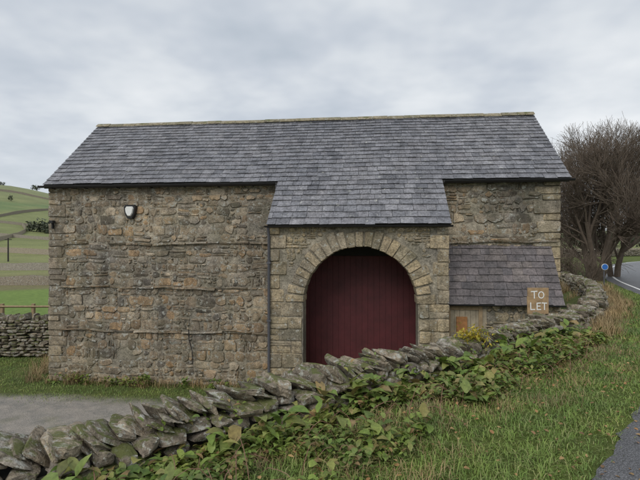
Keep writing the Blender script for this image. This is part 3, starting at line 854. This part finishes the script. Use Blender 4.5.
ln=rs.uniform(.025,.065,k);addb(*leaves(P,rs.uniform(0,6.28,k),ln,ln*.55,rs.uniform(-.5,1.2,k),rs.uniform(.2,1.3,k),rs.uniform(-.6,.6,k)))
rawmesh('yellow_leaved_shrub',np.concatenate(VV),np.concatenate(TT),M_yel)
VV=[];TT=[];off=0
X,Y,sw,sr,dd=scatter(6500,(-3,9),(2,12),rs,lambda X,Y,sw,sr,l,d:(sw>.2)&(sr<.5)&(rs.uniform(0,1,len(X))<np.where(sr>-.5,.8,np.where(sw<1.5,.9,.15))),1.6)
k=len(X);P=np.stack([X,Y,np.where(sr>0,1.995,height(X,Y)+.03)+rs.uniform(0,.03,k)*(sr<0)],1);ln=rs.uniform(.02,.05,k)
addb(*leaves(P,rs.uniform(0,6.28,k),ln,ln*.65,rs.uniform(-.2,.5,k),rs.uniform(-.6,.9,k),rs.uniform(-.3,.3,k)))
rawmesh('fallen_leaves',np.concatenate(VV),np.concatenate(TT),M_fall)
A=Acc();rr=random.Random(4)
for i in range(150):
    s=sA-.5+rr.uniform(0,8.8);p,T=at(WP,cum,s);Nn=np.array([T[1],-T[0]]);q=p+Nn*rr.uniform(.28,1.3);z0=H(*q)
    a=rr.uniform(0,6.28);L_=rr.uniform(.15,.5);h_=rr.uniform(.10,.26)
    pts=[(q[0]+math.cos(a)*L_*t,q[1]+math.sin(a)*L_*t,z0+h_*math.sin(t*2.6)+rr.uniform(-.01,.01)) for t in(0,.2,.4,.6,.8,1)]
    tube(A,pts,[.003,.003,.003,.0025,.002,.0012],4,False)
A.obj('bramble_stems',simple_mat('bramble_stem',(.22,.12,.08),.6))
# ------------------------------------------------------------ bare trees
M_bark=simple_mat('bark',(.14,.11,.085),.9,.3,6,.2,0,0)
def tree(name,x,y,hgt,seed,trunks=3,spread=.55,levels=6,r0=.11,rmax=3.0,ztop=9.3):
    rr=random.Random(seed);par=empty(name);A=Acc();B=Acc()
    z0=H(x,y)-.15
    def outside(q):   # natural crown envelope: a rounded dome about the trunk
        dx=math.hypot(q.x-x,q.y-y)/rmax; dz=(q.z-(z0+ (ztop-z0)*.5))/((ztop-z0)*.5)
        return dx*dx+max(0,dz)**2>1.0
    def grow(p,dr,ln,r_,lv):
        pts=[p];rad=[r_];d_=dr.copy();n=4 if lv>1 else 3
        q=p
        for i in range(n):
            d_=(d_+Vector((rr.uniform(-1,1),rr.uniform(-1,1),rr.uniform(-.55,.8)))*(.13 if lv>2 else .2)).normalized()
            q2=q+d_*(ln/n)
            if outside(q2) and rr.random()<.85: break
            q=q2;pts.append(q);rad.append(max(.0055,r_*(1-.42*(i+1)/n)))
        if len(pts)<2: return
        n=len(pts)-1
        tube(A if lv>=3 else B,[tuple(a) for a in pts],rad,7 if lv>=4 else (5 if lv==3 else 3),False)
        if lv<=0: return
        nb={6:3,5:4,4:5,3:5,2:5,1:5}[lv]
        for i in range(nb):
            t=rr.uniform(.35,1) if i else 1.0
            k=min(int(t*n),n);bp=pts[k]
            a=rr.uniform(0,6.28);o=d_.orthogonal().normalized();o2=d_.cross(o)
            ang=rr.uniform(.3,.85) if i else rr.uniform(.05,.3)
            nd=(d_*math.cos(ang)+(o*math.cos(a)+o2*math.sin(a))*math.sin(ang)+Vector((0,0,.08))).normalized()
            grow(bp,nd,ln*rr.uniform(.6,.82),rad[k]*rr.uniform(.5,.75),lv-1)
    for i in range(trunks):
        a=2*math.pi*(i+rr.uniform(-.3,.3))/trunks;sp=spread*rr.uniform(.3,1) if i else .08
        grow(Vector((x+.15*math.cos(a),y+.15*math.sin(a),z0)),Vector((math.cos(a)*sp,math.sin(a)*sp,1)).normalized(),hgt*.27,r0*rr.uniform(.7,1.1),levels-1)
    A.obj('trunk_and_limbs',M_bark,par);B.obj('twigs',M_bark,par)
tree('bare_tree',*W(12.6,21.2),11.2,21,trunks=5,spread=.55,levels=6,r0=.15,rmax=2.9,ztop=9.6)
tree('bare_tree',*W(15.2,24),11,5,trunks=4,spread=.5,levels=6,r0=.13,rmax=3.1,ztop=10.2)
for i,(l_,d_,h_) in enumerate([(11.0,19.4,2.8),(10.4,20.5,3.4)]):
    tree('hawthorn_shrub',*W(l_,d_),h_,50+i,trunks=6,spread=.9,levels=4,r0=.03)
M_far=leafmat('distant_foliage',[(.08,.10,.07),(.11,.125,.085),(.09,.105,.08)],.9,.0)
VV=[];TT=[];off=0
def farclump(l_,d_,w,h_,n):
    x,y=W(l_,d_)
    for i in range(n):
        cx=x+rs.uniform(-w,w);cy=y+rs.uniform(-w,w)*.5;hh=h_*rs.uniform(.6,1.1);k=90;z0=H(cx,cy)
        q=rs.normal(0,1,(k,3));q/=np.linalg.norm(q,axis=1)[:,None];q*=rs.uniform(.3,1,(k,1))
        P=np.array([cx,cy,z0+hh*.45])+q*np.array([hh*.40,hh*.36,hh*.5]);ln=rs.uniform(.12,.3,k)*hh
        addb(*leaves(P,rs.uniform(0,6.28,k),ln,ln*.6,rs.uniform(-1,1.2,k),rs.uniform(0,1.5,k),rs.uniform(-1,1,k)))
farclump(-96,160,3.5,4.5,8);farclump(-163,245,1,5,1);farclump(-260,400,25,6,6)
farclump(75,120,10,5,6);farclump(120,170,20,7,10)
rawmesh('distant_trees',np.concatenate(VV),np.concatenate(TT),M_far)
# ------------------------------------------------------------ TO LET sign
par=empty('to_let_sign')
sx,sy=W(4.0,8.55);M_board=simple_mat('sign_board_wood',(.34,.23,.125),.75,.35,14)
ang=math.radians(4)
def sgn_pt(u,v,n):
    return (sx+u*math.cos(ang)+n*math.sin(ang),sy+u*math.sin(ang)-n*math.cos(ang),v)
def sbox(acc,u0,u1,v0,v1,n0,n1):
    vs=[sgn_pt(u,v,n_) for u in(u0,u1) for n_ in(n1,n0) for v in(v0,v1)]
    acc.add(vs,[(0,1,3,2),(4,6,7,5),(0,4,5,1),(2,3,7,6),(0,2,6,4),(1,5,7,3)])
zc=2.60
A=Acc()
sbox(A,-.19,.19,zc-.24,zc-.082,0,.022);sbox(A,-.195,.188,zc-.078,zc+.078,0,.024);sbox(A,-.188,.192,zc+.082,zc+.235,0,.022)
A.obj('board',M_board,par,False)
A=Acc();sbox(A,-.035,.035,1.4,zc+.18,-.06,-.003);A.obj('post',M_wood,par,False)
def stroke(acc,pts,w=.019):
    for i in range(len(pts)-1):
        (u0,v0),(u1,v1)=pts[i],pts[i+1];L_=math.hypot(u1-u0,v1-v0);ux,uv=(u1-u0)/L_,(v1-v0)/L_;e=.3*w
        q=[(u0-ux*e-uv*w/2,v0-uv*e+ux*w/2),(u0-ux*e+uv*w/2,v0-uv*e-ux*w/2),(u1+ux*e+uv*w/2,v1+uv*e-ux*w/2),(u1+ux*e-uv*w/2,v1+uv*e+ux*w/2)]
        n0=.0250+.0005*((i%3)+1)+.0015*(acc.n%5)/5
        acc.add([sgn_pt(a,zc+b_,n0) for a,b_ in q],[(0,1,2,3)])
A=Acc()
stroke(A,[(-.125,.165),(-.02,.172)]);stroke(A,[(-.072,.165),(-.068,.045)])
stroke(A,[(.055+.048*math.cos(t),.105+.058*math.sin(t)) for t in np.linspace(0,2*math.pi,13)],.017)
stroke(A,[(-.135,-.04),(-.132,-.165)]);stroke(A,[(-.132,-.165),(-.06,-.162)])
stroke(A,[(-.02,-.045),(-.018,-.165)]);stroke(A,[(-.018,-.047),(.045,-.042)]);stroke(A,[(-.018,-.10),(.035,-.10)]);stroke(A,[(-.018,-.165),(.048,-.162)])
stroke(A,[(.07,-.042),(.155,-.045)]);stroke(A,[(.113,-.045),(.115,-.165)])
A.obj('lettering',M_white,par,False)
par=empty('traffic_sign');x,y=W(10.75,17.6);zz=H(x,y)
A=Acc();tube(A,[(x,y,zz-.2),(x,y,zz+.88)],[.025,.025],8);A.obj('post',M_pipe,par)
A=Acc();tube(A,[(x,y-.05,zz+.8),(x,y-.07,zz+.8)],[.12,.12],24);A.obj('face_border',M_white,par,False)
A=Acc();tube(A,[(x,y-.072,zz+.8),(x,y-.078,zz+.8)],[.105,.105],24);A.obj('face_blue',simple_mat('sign_blue',(.03,.14,.45),.4,.03),par,False)
# ------------------------------------------------------------ world & light
w=bpy.data.worlds.new('World');scene.world=w;w.use_nodes=True;nt=w.node_tree
bg=nt.nodes['Background'];out=nt.nodes['World Output']
sky=nt.nodes.new('ShaderNodeTexSky');sky.sky_type='NISHITA';sky.sun_disc=False
sky.sun_elevation=math.radians(45);sky.sun_rotation=math.radians(200);nt.links.new(sky.outputs[0],bg.inputs[0]);bg.inputs[1].default_value=.12
co=nt.nodes.new('ShaderNodeTexCoord').outputs['Generated']
sx_=nt.nodes.new('ShaderNodeSeparateXYZ');nt.links.new(co,sx_.inputs[0])
zz=mathn(nt,'ADD',mathn(nt,'MAXIMUM',sx_.outputs[2],0.0),.18)
cb=nt.nodes.new('ShaderNodeCombineXYZ');nt.links.new(mathn(nt,'DIVIDE',sx_.outputs[0],zz),cb.inputs[0]);nt.links.new(mathn(nt,'DIVIDE',sx_.outputs[1],zz),cb.inputs[1])
n1=noisen(nt,cb.outputs[0],1.4,4,.56);n2=noisen(nt,cb.outputs[0],.5,4,.5)
cl=ramp(nt,mathn(nt,'ADD',mathn(nt,'MULTIPLY',n1,.55),mathn(nt,'MULTIPLY',n2,.45)),[(.38,(.48,.535,.60)),(.46,(.585,.63,.69)),(.53,(.72,.755,.79)),(.62,(.86,.88,.895))])
hz=ramp(nt,sx_.outputs[2],[(0,.6),(.25,0)])
cl=mix(nt,hz,cl,(.78,.81,.84))
bg2=nt.nodes.new('ShaderNodeBackground');nt.links.new(cl,bg2.inputs[0]);bg2.inputs[1].default_value=1.04
ms=nt.nodes.new('ShaderNodeMixShader');ms.inputs[0].default_value=.93
nt.links.new(bg.outputs[0],ms.inputs[1]);nt.links.new(bg2.outputs[0],ms.inputs[2]);nt.links.new(ms.outputs[0],out.inputs[0])
sl=bpy.data.lights.new('sun','SUN');sl.energy=1.5;sl.angle=math.radians(35);sl.color=(1,.97,.93)
so=bpy.data.objects.new('sun',sl);scene.collection.objects.link(so);so.rotation_euler=(math.radians(48),0,math.radians(-20))
# ------------------------------------------------------------ camera
cd=bpy.data.cameras.new('camera');cd.sensor_width=36;cd.lens=36*465/640;cd.shift_y=5/640;cd.clip_end=6000;cd.clip_start=.05
cam=bpy.data.objects.new('camera',cd);scene.collection.objects.link(cam);cam.location=(0,0,CZ);cam.rotation_euler=(math.pi/2,0,YAW)
scene.camera=cam
scene.view_settings.view_transform='Standard';scene.view_settings.look='None';scene.view_settings.exposure=0;scene.view_settings.gamma=1
